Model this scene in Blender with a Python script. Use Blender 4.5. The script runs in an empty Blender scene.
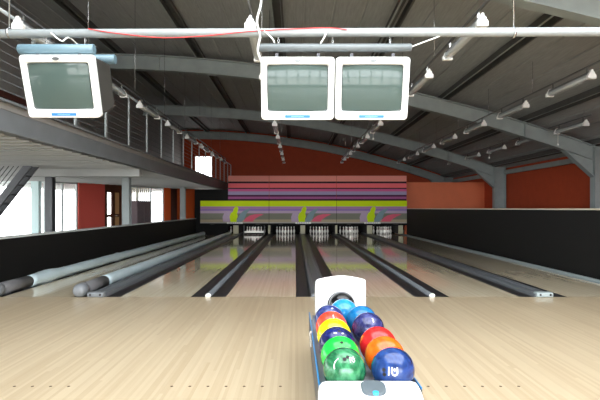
import bpy, bmesh, math, random
from mathutils import Vector, Matrix
random.seed(7)
PI = math.pi
COL = bpy.context.scene.collection
H = 1.336            # eye height, metres; +Y runs down the lanes, foul line at Y = 7.4
FOUL = 7.4
MASK = 24.5
ORD = ['first', 'second', 'third', 'fourth', 'fifth', 'sixth', 'seventh', 'eighth', 'ninth', 'tenth',
       'eleventh', 'twelfth', 'thirteenth', 'fourteenth', 'fifteenth', 'sixteenth', 'seventeenth', 'eighteenth', 'nineteenth', 'twentieth']

# ------------------------------------------------------------------ materials
def lin(c):
    r = []
    for v in c:
        v = v / 255.0
        r.append(v / 12.92 if v <= 0.04045 else ((v + 0.055) / 1.055) ** 2.4)
    return (r[0], r[1], r[2], 1.0)

def mat(name, c, rough=0.5, metal=0.0, spec=0.5, coat=0.0, var=0.0, scale=6.0, bump=0.0, stretch=None):
    m = bpy.data.materials.new(name); m.use_nodes = True
    nt = m.node_tree; b = nt.nodes['Principled BSDF']
    b.inputs['Base Color'].default_value = lin(c)
    b.inputs['Roughness'].default_value = rough
    b.inputs['Metallic'].default_value = metal
    b.inputs['Specular IOR Level'].default_value = spec
    b.inputs['Coat Weight'].default_value = coat
    if var or bump:
        tc = nt.nodes.new('ShaderNodeTexCoord'); mp = nt.nodes.new('ShaderNodeMapping')
        if stretch: mp.inputs['Scale'].default_value = stretch
        n = nt.nodes.new('ShaderNodeTexNoise'); n.inputs['Scale'].default_value = scale
        n.inputs['Detail'].default_value = 6
        nt.links.new(tc.outputs['Object'], mp.inputs['Vector']); nt.links.new(mp.outputs[0], n.inputs['Vector'])
        if var:
            rp = nt.nodes.new('ShaderNodeValToRGB')
            L = lin(c)
            rp.color_ramp.elements[0].position = 0.25; rp.color_ramp.elements[1].position = 0.75
            rp.color_ramp.elements[0].color = tuple(max(0, v * (1 - var)) for v in L[:3]) + (1,)
            rp.color_ramp.elements[1].color = tuple(min(1, v * (1 + var)) for v in L[:3]) + (1,)
            nt.links.new(n.outputs['Fac'], rp.inputs['Fac']); nt.links.new(rp.outputs['Color'], b.inputs['Base Color'])
        if bump:
            bp = nt.nodes.new('ShaderNodeBump'); bp.inputs['Strength'].default_value = bump
            bp.inputs['Distance'].default_value = 0.02
            nt.links.new(n.outputs['Fac'], bp.inputs['Height']); nt.links.new(bp.outputs[0], b.inputs['Normal'])
    return m

def wood(name, c1, c2, rough, coat, bw=0.0272, blen=2.6, spec=0.5, bump=.02):
    """narrow strips running along Y, each strip cut in boards of its own tone"""
    m = bpy.data.materials.new(name); m.use_nodes = True
    nt = m.node_tree; N = nt.nodes; L = nt.links; b = N['Principled BSDF']
    tc = N.new('ShaderNodeTexCoord'); sp = N.new('ShaderNodeSeparateXYZ'); L.new(tc.outputs['Object'], sp.inputs[0])
    def math_(op, a, bb=None):
        n = N.new('ShaderNodeMath'); n.operation = op
        for i, v in enumerate((a, bb)):
            if v is None: continue
            if isinstance(v, (int, float)): n.inputs[i].default_value = v
            else: L.new(v, n.inputs[i])
        return n.outputs[0]
    ix = math_('FLOOR', math_('DIVIDE', sp.outputs['X'], bw))
    w1 = N.new('ShaderNodeTexWhiteNoise'); w1.noise_dimensions = '1D'; L.new(ix, w1.inputs['W'])
    iy = math_('FLOOR', math_('ADD', math_('DIVIDE', sp.outputs['Y'], blen), math_('MULTIPLY', w1.outputs['Value'], 7.0)))
    cb = N.new('ShaderNodeCombineXYZ'); L.new(ix, cb.inputs[0]); L.new(iy, cb.inputs[1])
    w2 = N.new('ShaderNodeTexWhiteNoise'); w2.noise_dimensions = '2D'; L.new(cb.outputs[0], w2.inputs['Vector'])
    mp = N.new('ShaderNodeMapping'); mp.inputs['Scale'].default_value = (60, 1.6, 1); L.new(tc.outputs['Object'], mp.inputs['Vector'])
    ns = N.new('ShaderNodeTexNoise'); ns.inputs['Scale'].default_value = 1.0; ns.inputs['Detail'].default_value = 5
    L.new(mp.outputs[0], ns.inputs['Vector'])
    f = math_('ADD', math_('MULTIPLY', w2.outputs['Value'], 0.6), math_('MULTIPLY', ns.outputs['Fac'], 0.4))
    rp = N.new('ShaderNodeValToRGB')
    rp.color_ramp.elements[0].color = lin(c1); rp.color_ramp.elements[1].color = lin(c2)
    rp.color_ramp.elements[0].position = 0.12; rp.color_ramp.elements[1].position = 0.88
    L.new(f, rp.inputs['Fac']); L.new(rp.outputs['Color'], b.inputs['Base Color'])
    b.inputs['Roughness'].default_value = rough; b.inputs['Coat Weight'].default_value = coat
    b.inputs['Coat Roughness'].default_value = 0.06; b.inputs['Specular IOR Level'].default_value = spec
    n2 = N.new('ShaderNodeTexNoise'); n2.inputs['Scale'].default_value = 2.5; n2.inputs['Detail'].default_value = 3
    L.new(tc.outputs['Object'], n2.inputs['Vector'])
    bp = N.new('ShaderNodeBump'); bp.inputs['Strength'].default_value = bump; bp.inputs['Distance'].default_value = 0.02
    L.new(n2.outputs['Fac'], bp.inputs['Height']); L.new(bp.outputs[0], b.inputs['Normal'])
    return m

def glassy(name, c, fac):
    """thin clear sheet: part lets light straight through, part is a glossy tinted surface"""
    m = bpy.data.materials.new(name); m.use_nodes = True
    nt = m.node_tree; b = nt.nodes['Principled BSDF']; out = nt.nodes['Material Output']
    b.inputs['Base Color'].default_value = lin(c); b.inputs['Roughness'].default_value = 0.12
    t = nt.nodes.new('ShaderNodeBsdfTransparent'); mx = nt.nodes.new('ShaderNodeMixShader'); mx.inputs[0].default_value = fac
    nt.links.new(t.outputs[0], mx.inputs[1]); nt.links.new(b.outputs[0], mx.inputs[2]); nt.links.new(mx.outputs[0], out.inputs['Surface'])
    return m

def marble(name, c1, c2, scale=9.0):
    m = mat(name, c1, 0.2, coat=0.15, spec=.45)
    nt = m.node_tree; b = nt.nodes['Principled BSDF']
    tc = nt.nodes.new('ShaderNodeTexCoord'); n = nt.nodes.new('ShaderNodeTexNoise')
    n.inputs['Scale'].default_value = scale; n.inputs['Detail'].default_value = 4; n.inputs['Distortion'].default_value = 2.2
    rp = nt.nodes.new('ShaderNodeValToRGB'); rp.color_ramp.elements[0].position = .35; rp.color_ramp.elements[1].position = .68
    rp.color_ramp.elements[0].color = lin(c1); rp.color_ramp.elements[1].color = lin(c2)
    nt.links.new(tc.outputs['Object'], n.inputs['Vector']); nt.links.new(n.outputs['Fac'], rp.inputs['Fac'])
    nt.links.new(rp.outputs['Color'], b.inputs['Base Color'])
    return m

M = {}
M['approach'] = wood('approach boards', (180, 160, 130), (198, 181, 152), 0.28, 0.3)
M['lane'] = wood('lane boards', (214, 198, 168), (234, 220, 192), 0.10, 0.6, bump=0, blen=4.5)
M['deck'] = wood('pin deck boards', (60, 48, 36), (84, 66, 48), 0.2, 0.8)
M['dot'] = mat('approach dot', (84, 62, 44), .4)
M['dark_floor'] = mat('grey floor', (120, 118, 114), .4, var=.1)
M['gutter'] = mat('gutter plastic', (46, 46, 48), .38)
M['divider'] = mat('divider grey', (92, 96, 100), .34, var=.06)
M['cap_light'] = mat('pale end cap', (150, 162, 164), .35)
M['white'] = mat('white plastic', (238, 238, 236), .35)
M['black'] = mat('black paint', (17, 17, 17), .65, spec=.3, var=.08)
M['void'] = mat('black fabric', (9, 9, 9), .9)
M['steel'] = mat('painted steel', (150, 159, 158), .55, var=.12, scale=2.5)
M['purlin'] = mat('purlin shade tone', (84, 84, 82), .6, var=.12)  # darkened so the shade on the purlins sits in the colour
M['roof'] = mat('roof boarding', (160, 163, 163), .8, var=.14, scale=5, stretch=(6, .5, 1))
M['cladding'] = mat('grey cladding', (140, 138, 135), .7, var=.08)
M['brown'] = mat('brown paint', (84, 44, 34), .6)
M['orange'] = mat('orange wall paint', (180, 70, 34), .75, var=.07, scale=3)
M['orange_lit'] = mat('lit orange board', (228, 120, 78), .6, var=.05, scale=2)  # the orange wall paint again, its brighter lighting put into the colour
M['vermilion'] = mat('vermilion panel', (252, 110, 48), .6)
M['salmon'] = mat('salmon red plaster', (255, 112, 98), .6)
M['mezz'] = mat('grey beam paint', (112, 116, 119), .5, var=.1, scale=3)
M['soffit'] = mat('soffit sheet', (160, 162, 160), .6, var=.04)
M['post'] = mat('galvanised post', (178, 186, 188), .4, metal=.2)
M['wire'] = mat('steel wire', (84, 86, 86), .45, metal=.3)
M['column'] = mat('column paint', (150, 158, 158), .5)
M['dark_steel'] = mat('dark grey steel', (74, 76, 80), .5)
M['frame'] = mat('window frame', (206, 214, 214), .45)
M['doorwood'] = mat('brown door wood', (98, 56, 36), .5, var=.15, stretch=(8, 8, 1))
M['pale_orange'] = mat('pale orange panel', (232, 184, 122), .5)
M['teal'] = mat('pale teal frame', (188, 212, 212), .5)
M['pane'] = glassy('window glass', (220, 230, 230), .07)
M['cover'] = glassy('lamp cover', (226, 232, 234), .6)
M['tube'] = mat('lamp tube', (228, 230, 228), .3)
M['lamp_house'] = mat('lamp housing', (94, 96, 98), .4)
M['pipe'] = mat('white pipe', (146, 152, 154), .4)
M['bluetube'] = mat('pale blue tube', (98, 124, 136), .4)
M['greytube'] = mat('grey tube', (92, 98, 100), .4)
M['chrome'] = mat('chain steel', (190, 192, 192), .25, metal=.9)
M['bezel'] = mat('bezel white', (236, 238, 236), .35)
M['case'] = mat('monitor case', (64, 63, 60), .6, spec=.2)
M['screen'] = mat('picture tube', (72, 86, 82), .07, spec=.25)
M['rim'] = mat('screen rim', (62, 68, 68), .4)
M['logo_blue'] = mat('blue badge', (46, 118, 196), .35)
M['badge_print'] = mat('badge print', (150, 196, 232), .35)
M['logo_grey'] = mat('grey badge', (118, 122, 124), .25, metal=.5)
M['red'] = mat('red cable', (190, 40, 40), .5)
M['cable'] = mat('white cable', (216, 216, 210), .5)
M['sleeve'] = mat('grey sleeve', (98, 98, 100), .45)
M['sleeve_end'] = mat('grey tube end', (116, 120, 124), .35)
M['wrap'] = mat('plastic wrap', (186, 204, 210), .28, var=.1, scale=5, bump=.7, stretch=(1, .4, 1))
M['rackblue'] = mat('blue rail', (46, 122, 178), .35)
M['rackgrey'] = mat('grey rack body', (104, 110, 118), .45)
M['rackwhite'] = mat('white rack shell', (240, 243, 246), .3)
M['button'] = mat('grey button', (78, 88, 94), .4)
M['led'] = mat('blue button centre', (60, 176, 232), .25)
M['mark'] = mat('white mark', (232, 236, 238), .4)
M['hole'] = mat('finger hole', (10, 10, 12), .7)
M['pin'] = mat('pin white', (240, 240, 236), .25)
M['pinred'] = mat('pin red ring', (190, 30, 34), .3)
M['pillar'] = mat('cream pillar', (206, 202, 172), .5)
M['silver'] = mat('silver trim', (178, 174, 166), .4)
M['capbeige'] = mat('beige cap', (196, 186, 168), .5)
M['blind'] = mat('pale blind', (226, 222, 214), .7)
_nt = M['blind'].node_tree; _t = _nt.nodes.new('ShaderNodeBsdfTranslucent'); _t.inputs[0].default_value = lin((226, 222, 208)); _m = _nt.nodes.new('ShaderNodeMixShader')
_nt.links.new(_nt.nodes['Principled BSDF'].outputs[0], _m.inputs[1]); _nt.links.new(_t.outputs[0], _m.inputs[2]); _nt.links.new(_m.outputs[0], _nt.nodes['Material Output'].inputs[0])
M['mauve'] = mat('mauve grey', (126, 112, 116), .6)
for k, c in dict(yellow=(212, 240, 4), mauve2=(184, 140, 178), violet=(152, 124, 188), lilac=(192, 170, 194), olive=(132, 132, 118),
                 tan=(184, 168, 140), slate=(132, 158, 166), swoosh=(232, 104, 128), pink=(252, 160, 146), rose=(250, 118, 126),
                 magenta=(222, 104, 156), lav=(168, 158, 194), purple=(168, 92, 148), plum=(84, 40, 74), seam=(62, 34, 44)).items():
    M['p_' + k] = mat('print ' + k, c, .6, spec=.2)

# ------------------------------------------------------------------ mesh builder
class MB:
    def __init__(s, *mats):
        s.bm = bmesh.new(); s.mats = [M[m] if isinstance(m, str) else m for m in mats]; s.X = Matrix.Identity(4)
    def v(s, p): return s.bm.verts.new(s.X @ Vector(p))
    def f(s, vs, mi=0, sm=False):
        try:
            f = s.bm.faces.new(vs); f.material_index = mi; f.smooth = sm; return f
        except ValueError: return None
    def box(s, x0, x1, y0, y1, z0, z1, mi=0, bev=0.0):
        c = [s.v((x, y, z)) for x in (x0, x1) for y in (y0, y1) for z in (z0, z1)]
        fs = [s.f([c[i] for i in q], mi) for q in ((0, 1, 3, 2), (4, 6, 7, 5), (0, 4, 5, 1), (2, 3, 7, 6), (0, 2, 6, 4), (1, 5, 7, 3))]
        if bev:
            es = list({e for f in fs for e in f.edges})
            r = bmesh.ops.bevel(s.bm, geom=es, offset=bev, segments=3, profile=.5, affect='EDGES')
            for f in r['faces']: f.material_index = mi; f.smooth = True
        return s
    def loft(s, rings, mi=0, sm=True, close=True, caps=True):
        R = [[s.v(p) for p in r] for r in rings]; n = len(R[0])
        for a, b in zip(R, R[1:]):
            for i in range(n if close else n - 1):
                j = (i + 1) % n
                s.f((a[i], a[j], b[j], b[i]), mi, sm)
        if caps and close:
            s.f(list(reversed(R[0])), mi); s.f(R[-1], mi)
        return s
    def tube(s, pts, r, n=10, mi=0, caps=True):
        pts = [Vector(p) for p in pts]; rings = []
        rr = r if isinstance(r, (list, tuple)) else [r] * len(pts)
        up = None
        for i, p in enumerate(pts):
            d = (pts[min(i + 1, len(pts) - 1)] - pts[max(i - 1, 0)]).normalized()
            if up is None or abs(up.dot(d)) > .98:
                up = Vector((0, 0, 1)) if abs(d.z) < .9 else Vector((0, 1, 0))
            a = d.cross(up).normalized(); b = a.cross(d).normalized(); up = b
            rings.append([p + (a * math.cos(t) + b * math.sin(t)) * rr[i] for t in (2 * PI * k / n for k in range(n))])
        return s.loft(rings, mi, True, True, caps)
    def lathe(s, prof, c=(0, 0, 0), n=24, mi=0):
        c = Vector(c)
        return s.loft([[c + Vector((r * math.cos(t), r * math.sin(t), z)) for t in (2 * PI * k / n for k in range(n))] for r, z in prof], mi)
    def strip(s, lo, hi, y0, y1, mi=0, sm=False):
        """solid between two polylines given as (x, z), extruded from y0 to y1"""
        rings = [[(a[0], y0, a[1]), (a[0], y1, a[1]), (b[0], y1, b[1]), (b[0], y0, b[1])] for a, b in zip(lo, hi)]
        return s.loft(rings, mi, sm)
    def prism(s, pts, axis, a0, a1, mi=0, sm=False):
        def P(p, a): return {'x': (a, p[0], p[1]), 'y': (p[0], a, p[1]), 'z': (p[0], p[1], a)}[axis]
        A = [s.v(P(p, a0)) for p in pts]; B = [s.v(P(p, a1)) for p in pts]; n = len(pts)
        for i in range(n): s.f((A[i], A[(i + 1) % n], B[(i + 1) % n], B[i]), mi, sm)
        s.f(A, mi); s.f(list(reversed(B)), mi)
        return s
    def sphere(s, c, r, mi=0, n=32, sz=(1, 1, 1)):
        k = n // 2
        prof = [(r * math.sin(PI * i / k), -r * math.cos(PI * i / k)) for i in range(k + 1)]
        prof[0] = (r * .004, -r); prof[-1] = (r * .004, r); c = Vector(c)
        return s.loft([[c + Vector((q * math.cos(t) * sz[0], q * math.sin(t) * sz[1], z * sz[2])) for t in (2 * PI * j / n for j in range(n))] for q, z in prof], mi)
    def build(s, name, parent=None):
        bmesh.ops.recalc_face_normals(s.bm, faces=s.bm.faces)
        me = bpy.data.meshes.new(name); s.bm.to_mesh(me); s.bm.free()
        for m in s.mats: me.materials.append(m)
        o = bpy.data.objects.new(name, me); COL.objects.link(o)
        if parent: o.parent = parent
        return o

def tag(o, label, cat, group=None, kind=None):
    o['label'] = label; o['category'] = cat
    if group: o['group'] = group
    if kind: o['kind'] = kind
    return o
def thing(name, label, cat, loc=(0, 0, 0), group=None, kind=None):
    o = bpy.data.objects.new(name, None); COL.objects.link(o); o.location = loc; o.empty_display_size = .1
    return tag(o, label, cat, group, kind)
def struct(o, label=None, cat=None):
    o['kind'] = 'structure'
    if label: o['label'] = label; o['category'] = cat
    return o
def copy_thing(o, parent=None):
    c = o.copy(); COL.objects.link(c)
    if parent: c.parent = parent
    for ch in list(o.children): copy_thing(ch, c)
    return c

# ------------------------------------------------------------------ lane layout
LANES = [(-4.43, -3.37), (-2.64, -1.58), (-1.05, .01), (.74, 1.80), (2.33, 3.39), (4.12, 5.18)]
GAPS = [(-3.37, -2.64, 'wide'), (-1.58, -1.05, 'narrow'), (.01, .74, 'wide'), (1.80, 2.33, 'narrow'), (3.39, 4.12, 'wide')]
XL, XR = -4.95, 5.6          # inner faces of the low black side walls
BW, BE = -7.0, 9.7           # building walls
YB = 30.4                    # back wall
YR = -7.0                    # glazed front behind the camera
AX = -13.0                   # outer wall of the low annex on the left
def zb(x): return 5.61 - .01152 * (x + 6.5) ** 2      # underside of the arched rafters
SOF = 2.33; MZ = 2.75; MX = -3.8; MY0 = 5.6

# floor
f = MB('approach', 'dark_floor', 'dot')
f.box(XL - .3, BE, YR, FOUL, -.12, 0, 0)
f.box(AX, XL - .3, YR, YB, -.12, 0, 1)
f.box(XR + .12, BE, FOUL, YB, -.12, 0, 1)
f.box(XL - .3, XR + .12, FOUL, YB, -.25, -.12, 1)
for a, b in LANES:                                    # inlaid approach dots, 12 ft before the foul line
    cx = (a + b) / 2
    for k in range(-3, 4):
        f.prism([(cx + k * .136 + .011 * math.cos(t * PI / 6), 3.68 + .011 * math.sin(t * PI / 6)) for t in range(12)], 'z', -.001, .0012, 2)
struct(f.build('floor'))

# lanes, gutters, dividers
LW = ['first bowling lane from the left', 'second bowling lane from the left', 'third bowling lane from the left',
      'fourth bowling lane from the left', 'fifth bowling lane from the left', 'sixth bowling lane from the left']
for i, (a, b) in enumerate(LANES):
    t = thing('bowling_lane', ['glossy wooden lane in shade beneath the mezzanine, leftmost of six', 'glossy wooden lane second from left, just right of the plastic-wrapped bumper',
              'glossy wooden lane left of the ball rack, third from the left', 'glossy wooden lane right of the ball rack, fourth from the left',
              'glossy wooden lane fifth from the left, second from the right', 'glossy wooden lane beside the tall black wall, rightmost of six'][i], 'bowling lane', ((a + b) / 2, FOUL, 0), 'bowling lanes')
    m = MB('lane'); m.X = Matrix.Translation((-(a + b) / 2, -FOUL, 0)); m.box(a, b, FOUL, 24.9, -.12, 0); m.build('lane_bed', t)
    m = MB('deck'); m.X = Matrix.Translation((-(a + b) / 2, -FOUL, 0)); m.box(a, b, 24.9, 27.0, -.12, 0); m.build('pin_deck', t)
EDGES = [(-4.66, -4.43, 'along the left black wall'), (-3.37, -3.15, 'under the plastic-wrapped bumper beside the first lane'), (-2.86, -2.64, 'on the left edge of the second lane'),
         (-1.58, -1.36, 'on the right edge of the second lane'), (-1.27, -1.05, 'on the left edge of the third lane'), (.01, .22, 'on the right edge of the third lane'),
         (.53, .74, 'on the left edge of the fourth lane'), (1.80, 2.02, 'on the right edge of the fourth lane'), (2.11, 2.33, 'on the left edge of the fifth lane'),
         (3.39, 3.60, 'on the right edge of the fifth lane'), (3.91, 4.12, 'on the left edge of the sixth lane')]
for a, b, w in EDGES:
    m = MB('gutter'); c = (a + b) / 2; r = (b - a) / 2; n = 10
    up = [(c - r * math.cos(PI * k / n), -.005 - .075 * math.sin(PI * k / n)) for k in range(n + 1)]
    m.strip([(p[0], -.12) for p in up], up, FOUL, 26.9, 0)
    tag(m.build('gutter'), 'dark channel gutter ' + w, 'gutter', 'lane gutters')
DL = ['wide grey divider with a two-hole end cap, beside the plastic-wrapped bumper', 'narrow rounded grey divider with a small white end, left of the ball rack',
      'wide flat grey divider running back from the ball rack', 'narrow rounded grey divider with a small white end, right of the ball rack',
      'wide grey divider with a pale two-hole end cap, nearest the right wall']
for i, (a, b, kd) in enumerate(GAPS):
    c = (a + b) / 2
    t = thing('lane_divider', DL[i], 'lane divider', (c, FOUL, 0), 'lane dividers')
    T = Matrix.Translation((-c, -FOUL, 0))
    if kd == 'narrow':
        m = MB('divider'); m.X = T
        m.box(c - .045, c + .045, FOUL, 26.9, -.12, .0)
        pr = [(c - .045, 0), (c - .042, .02), (c - .03, .038), (c - .012, .046), (c + .012, .046), (c + .03, .038), (c + .042, .02), (c + .045, 0)]
        m.prism(pr, 'y', FOUL, 26.9, 0, True); m.build('rail', t)
        m = MB('white'); m.X = T
        m.sphere((c, FOUL - .005, .022), .046, 0, 20, (1, .6, .75)); m.build('end_cap', t)
    else:
        w = (b - a) / 2 - .222
        m = MB('divider'); m.X = T
        m.box(c - w, c + w, FOUL, 26.9, -.12, .0)
        pr = [(c - w, 0), (c - w + .01, .035), (c - w + .03, .052), (c - w + .07, .056), (c - w + .09, .040), (c + w - .09, .040), (c + w - .07, .056), (c + w - .03, .052), (c + w - .01, .035), (c + w, 0)]
        m.prism(pr, 'y', FOUL, 26.9, 0, False); m.build('rail', t)
        if i != 2:
            m = MB('cap_light' if i == 4 else 'sleeve_end', 'hole'); m.X = T
            m.box(c - .125, c + .125, FOUL - .05, FOUL + .08, 0, .075, 0, .02)
            for sx in (-.075, .075):
                m.prism([(c + sx + .017 * math.cos(k * PI / 6), .040 + .017 * math.sin(k * PI / 6)) for k in range(12)], 'y', FOUL - .052, FOUL - .049, 1)
            m.build('end_cap', t)
# boarding and pale kerb beside the sixth lane, boarding beside the first
m = MB('lane'); m.box(5.18, 5.39, FOUL, 26.9, -.12, 0)
tag(m.build('edge_board'), 'wooden strip between the rightmost lane and the pale kerb', 'board')
m = MB('cap_light', 'void'); m.box(5.45, 5.54, FOUL - .1, 26.9, -.12, .045, 0, .01); m.box(5.39, 5.45, FOUL, 26.9, -.12, -.03, 1); m.box(5.54, 5.6, FOUL, 26.9, -.12, -.03, 1)
tag(m.build('kerb'), 'pale grey kerb along the foot of the right black wall', 'kerb')
m = MB('lane'); m.box(XL, -4.66, FOUL, 26.9, -.12, 0)
tag(m.build('edge_board'), 'wooden strip at the foot of the left black wall', 'board')

# low black side walls
t = thing('side_wall', 'low black wall with a pale grey top on the left of the lanes', 'low wall', (XL, FOUL, 0))
T = Matrix.Translation((-XL, -FOUL, 0))
m = MB('black'); m.X = T; m.box(XL - .1, XL, 6.9, 24.4, 0, .82); m.build('panel', t)
m = MB('frame'); m.X = T; m.box(XL - .13, XL + .015, 6.9, 24.4, .82, .855); m.build('top_rail', t)
t = thing('side_wall', 'tall black wall with a beige top on the right of the lanes', 'low wall', (XR, FOUL, 0))
T = Matrix.Translation((-XR, -FOUL, 0))
m = MB('black'); m.X = T; m.box(XR, XR + .1, 6.9, 24.6, 0, 1.305); m.build('panel', t)
m = MB('capbeige'); m.X = T; m.box(XR - .015, XR + .13, 6.9, 24.6, 1.305, 1.338); m.build('top_rail', t)

# bumper tubes on the left
def bumper(x, lab, long_end):
    t = thing('bumper_tube', lab, 'bumper', (x, FOUL, 0), 'bumper tubes')
    c = .095; r = .098
    m = MB('wrap'); rings = []; n = 18; N = 110
    for k in range(N + 1):
        y = .95 + (24.25 - FOUL - .95) * k / N
        ring = []
        for j in range(n):
            a = 2 * PI * j / n
            q = r * (1.03 + .05 * math.sin(3.1 * y + 2 * a) * math.sin(1.7 * y + a + x) + random.uniform(-.025, .03))
            if long_end: q *= 1 + .28 * math.exp(-((y - 1.55) / .33) ** 2) + .2 * math.exp(-((y - 5.1) / .12) ** 2)
            ring.append((q * math.cos(a), y, c + q * math.sin(a)))
        rings.append(ring)
    m.loft(rings); m.build('plastic_wrap', t)
    m = MB('sleeve'); m.tube([(0, .12, c), (0, .97, c)], r, 24); m.build('sleeve', t)
    m = MB('sleeve_end'); m.loft([[(q * math.cos(a), y, c + q * math.sin(a)) for a in (2 * PI * j / 24 for j in range(24))] for y, q in ((-.06, .02), (-.055, .06), (-.03, .09), (.02, .106), (.12, .108), (.13, .1))])
    m.build('end_cap', t)
    for y in (.3, .8, 5, 10, 15):
        m = MB('gutter'); m.box(-.07, .07, y, y + .06, -.06, .02); m.build('support', t)
    return t
bumper(-4.55, 'plastic-wrapped grey bumper tube lying along the left black wall', True)
bumper(-3.26, 'plastic-wrapped grey bumper tube with round end, between first and second lanes', False)

# ------------------------------------------------------------------ building shell
xs = [-7.2 + .62 * k for k in range(28)]; xs = [x for x in xs if x < 9.9] + [9.9]
RT = .61
lo = []; 
for k, x in enumerate(xs):
    lo.append((x, zb(x) + RT))
    if k < len(xs) - 1:
        lo += [(x + .57, zb(x + .57) + RT), (x + .58, zb(x + .58) + RT + .02), (x + .61, zb(x + .61) + RT + .02)]
lo = sorted(set(p for p in lo if p[0] <= 9.9))
SKX0, SKX1, SKY0, SKY1 = -3.0, 5.0, -1.7, 4.4
m = MB('roof')
def slab(pts, y0, y1, mm, th=.12, mi=0): mm.strip(pts, [(p[0], p[1] + th) for p in pts], y0, y1, mi)
slab(lo, SKY1, YB + .2, m); slab(lo, YR, SKY0, m)
slab([p for p in lo if p[0] <= SKX0], SKY0, SKY1, m); slab([p for p in lo if p[0] >= SKX1], SKY0, SKY1, m)
struct(m.build('ceiling'))
w = thing('added_roof_light', 'wide added roof light, unseen behind and above the viewpoint', 'roof light', (1, -2.1, 7), None, 'structure')  # unseen opening, added to bring more daylight down onto the floor
sx = [SKX0 - .6 + (SKX1 - SKX0 + 1.2) * k / 20 for k in range(21)]; T = Matrix.Translation((-1, 2.1, -7))
m = MB('frame'); m.X = T
for k in range(9):
    y = SKY0 + (SKY1 - SKY0) * k / 8; slab([(x, zb(x) + RT) for x in sx], y - .03, y + .03, m, .06)
m.build('glazing_bars', w)
m = MB('pane'); m.X = T; slab([(x, zb(x) + RT + .07) for x in sx], SKY0, SKY1, m, .008); m.build('pane', w)
px_ = [-5.4, -2.9, -.4, 2.1, 4.55, 7.0, 9.1]
for i, x in enumerate(px_):
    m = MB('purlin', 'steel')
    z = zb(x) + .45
    m.box(x - .10, x + .10, 4.8, YB, z + .15, z + .165); m.box(x - .10, x - .09, 4.8, YB, z + .006, z + .15); m.box(x + .09, x + .10, 4.8, YB, z + .006, z + .15); m.box(x - .135, x - .09, 4.8, YB, z, z + .006, 1); m.box(x + .09, x + .135, 4.8, YB, z, z + .006)  # one lip in paler steel: light on the flange painted in
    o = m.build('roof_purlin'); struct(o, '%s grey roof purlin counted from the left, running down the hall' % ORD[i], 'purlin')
# arched steel frames
FR = [0.0, 7.5, 15.0, 22.5, 30.0]
FL = ['behind the viewpoint', 'nearest in view, over the front monitors', 'second from the front, over the middle of the lanes', 'third from the front, over the far lanes', 'farthest, against the orange back wall']
ax = [BW + (9.12 - BW) * k / 30 for k in range(31)]
for i, y in enumerate(FR[1:] if True else FR):
    t = thing('steel_frame', 'arched grey steel roof frame ' + FL[i + 1], 'roof frame', (0, y, 0), 'arched roof frames', 'structure')
    def st(mm, z0, z1, hw): mm.strip([(x, zb(x) + z0) for x in ax], [(x, zb(x) + z1) for x in ax], -hw, hw)
    m = MB('steel'); st(m, 0, .025, .12); st(m, .025, .425, .012); st(m, .425, .45, .12)
    for x in (-4.15, -.4, 3.35, 7.0): m.box(x - .01, x + .01, -.1, .1, zb(x) + .03, zb(x) + .42)
    m.build('rafter', t)
    m = MB('steel'); ztop = zb(9.12) + .44
    m.box(9.1, 9.125, -.13, .13, 0, ztop); m.box(9.125, 9.6, -.012, .012, 0, ztop); m.box(9.6, 9.625, -.13, .13, 0, ztop); m.build('column', t)
    m = MB('steel')
    m.prism([(8.2, zb(8.2) + .01), (9.11, zb(9.11) + .01), (9.11, 2.32)], 'y', -.012, .012)
    m.prism([(8.2, zb(8.2)), (8.2, zb(8.2) - .025), (9.11, 2.28), (9.11, 2.32)], 'y', -.12, .12); m.build('haunch', t)

# walls
m = MB('cladding'); prof = []
z = MZ - .4
while z < 6.25:
    prof += [(z, 0.0), (z + .36, .025), (z + .37, 0.0)]; z += .38
for (z0, d0), (z1, d1) in zip(prof, prof[1:]):
    a = [m.v((BW + d0, YR, z0)), m.v((BW + d0, YB, z0)), m.v((BW + d1, YB, z1)), m.v((BW + d1, YR, z1))]; m.f(a)
m.box(BW - .15, BW - .01, YR, YB, SOF, 6.35)
struct(m.build('wall_left'))
m = MB('brown', 'frame'); m.box(BW + .026, BW + .09, 5.4, 14.2, 3.98, 4.12, 0); m.box(BW + .026, BW + .09, 12.9, 14.2, 3.90, 3.975, 1)
struct(m.build('trim_1'))
m = MB('orange'); m.box(BE, BE + .2, YR, YB + .2, 0, 3.6); struct(m.build('wall_right'))
m = MB('steel'); m.box(9.55, BE, YR, YB, 2.9, 3.08); struct(m.build('trim_2'), 'grey eaves beam along the top of the right orange wall', 'beam')
# back wall with one window hole over the mezzanine
wx0, wx1, wz0, wz1 = -6.25, -5.15, 3.2, 4.6
m = MB('orange')
for (a, b, c, d) in ((AX, wx0, SOF, 6.4), (-5.1, BE + .2, 0, SOF), (wx1, BE + .2, SOF, 6.4), (wx0, wx1, SOF, wz0), (wx0, wx1, wz1, 6.4)): m.box(a, b, YB, YB + .2, c, d)
struct(m.build('wall_back'))
w = thing('window_1', 'small bright window in the orange back wall above the mezzanine', 'window', ((wx0 + wx1) / 2, YB + .08, wz0), None, 'structure')
def window(parent, x0, x1, z0, z1, nx, nz, mt='frame', fw=.05):
    m = MB(mt); m.box(x0, x0 + fw, -.04, .04, z0, z1); m.box(x1 - fw, x1, -.04, .04, z0, z1)
    m.box(x0 + fw, x1 - fw, -.04, .04, z0, z0 + fw); m.box(x0 + fw, x1 - fw, -.04, .04, z1 - fw, z1)
    for k in range(1, nx): x = x0 + (x1 - x0) * k / nx; m.box(x - fw / 2, x + fw / 2, -.035, .035, z0 + fw, z1 - fw)
    for k in range(1, nz): z = z0 + (z1 - z0) * k / nz; m.box(x0 + fw, x1 - fw, -.03, .03, z - fw / 2, z + fw / 2)
    m.build('window_frame', parent)
    m = MB('pane'); m.box(x0 + .01, x1 - .01, -.004, .004, z0 + .01, z1 - .01); m.build('pane', parent)
window(w, -.55, .55, 0, 1.4, 2, 1)
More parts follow.
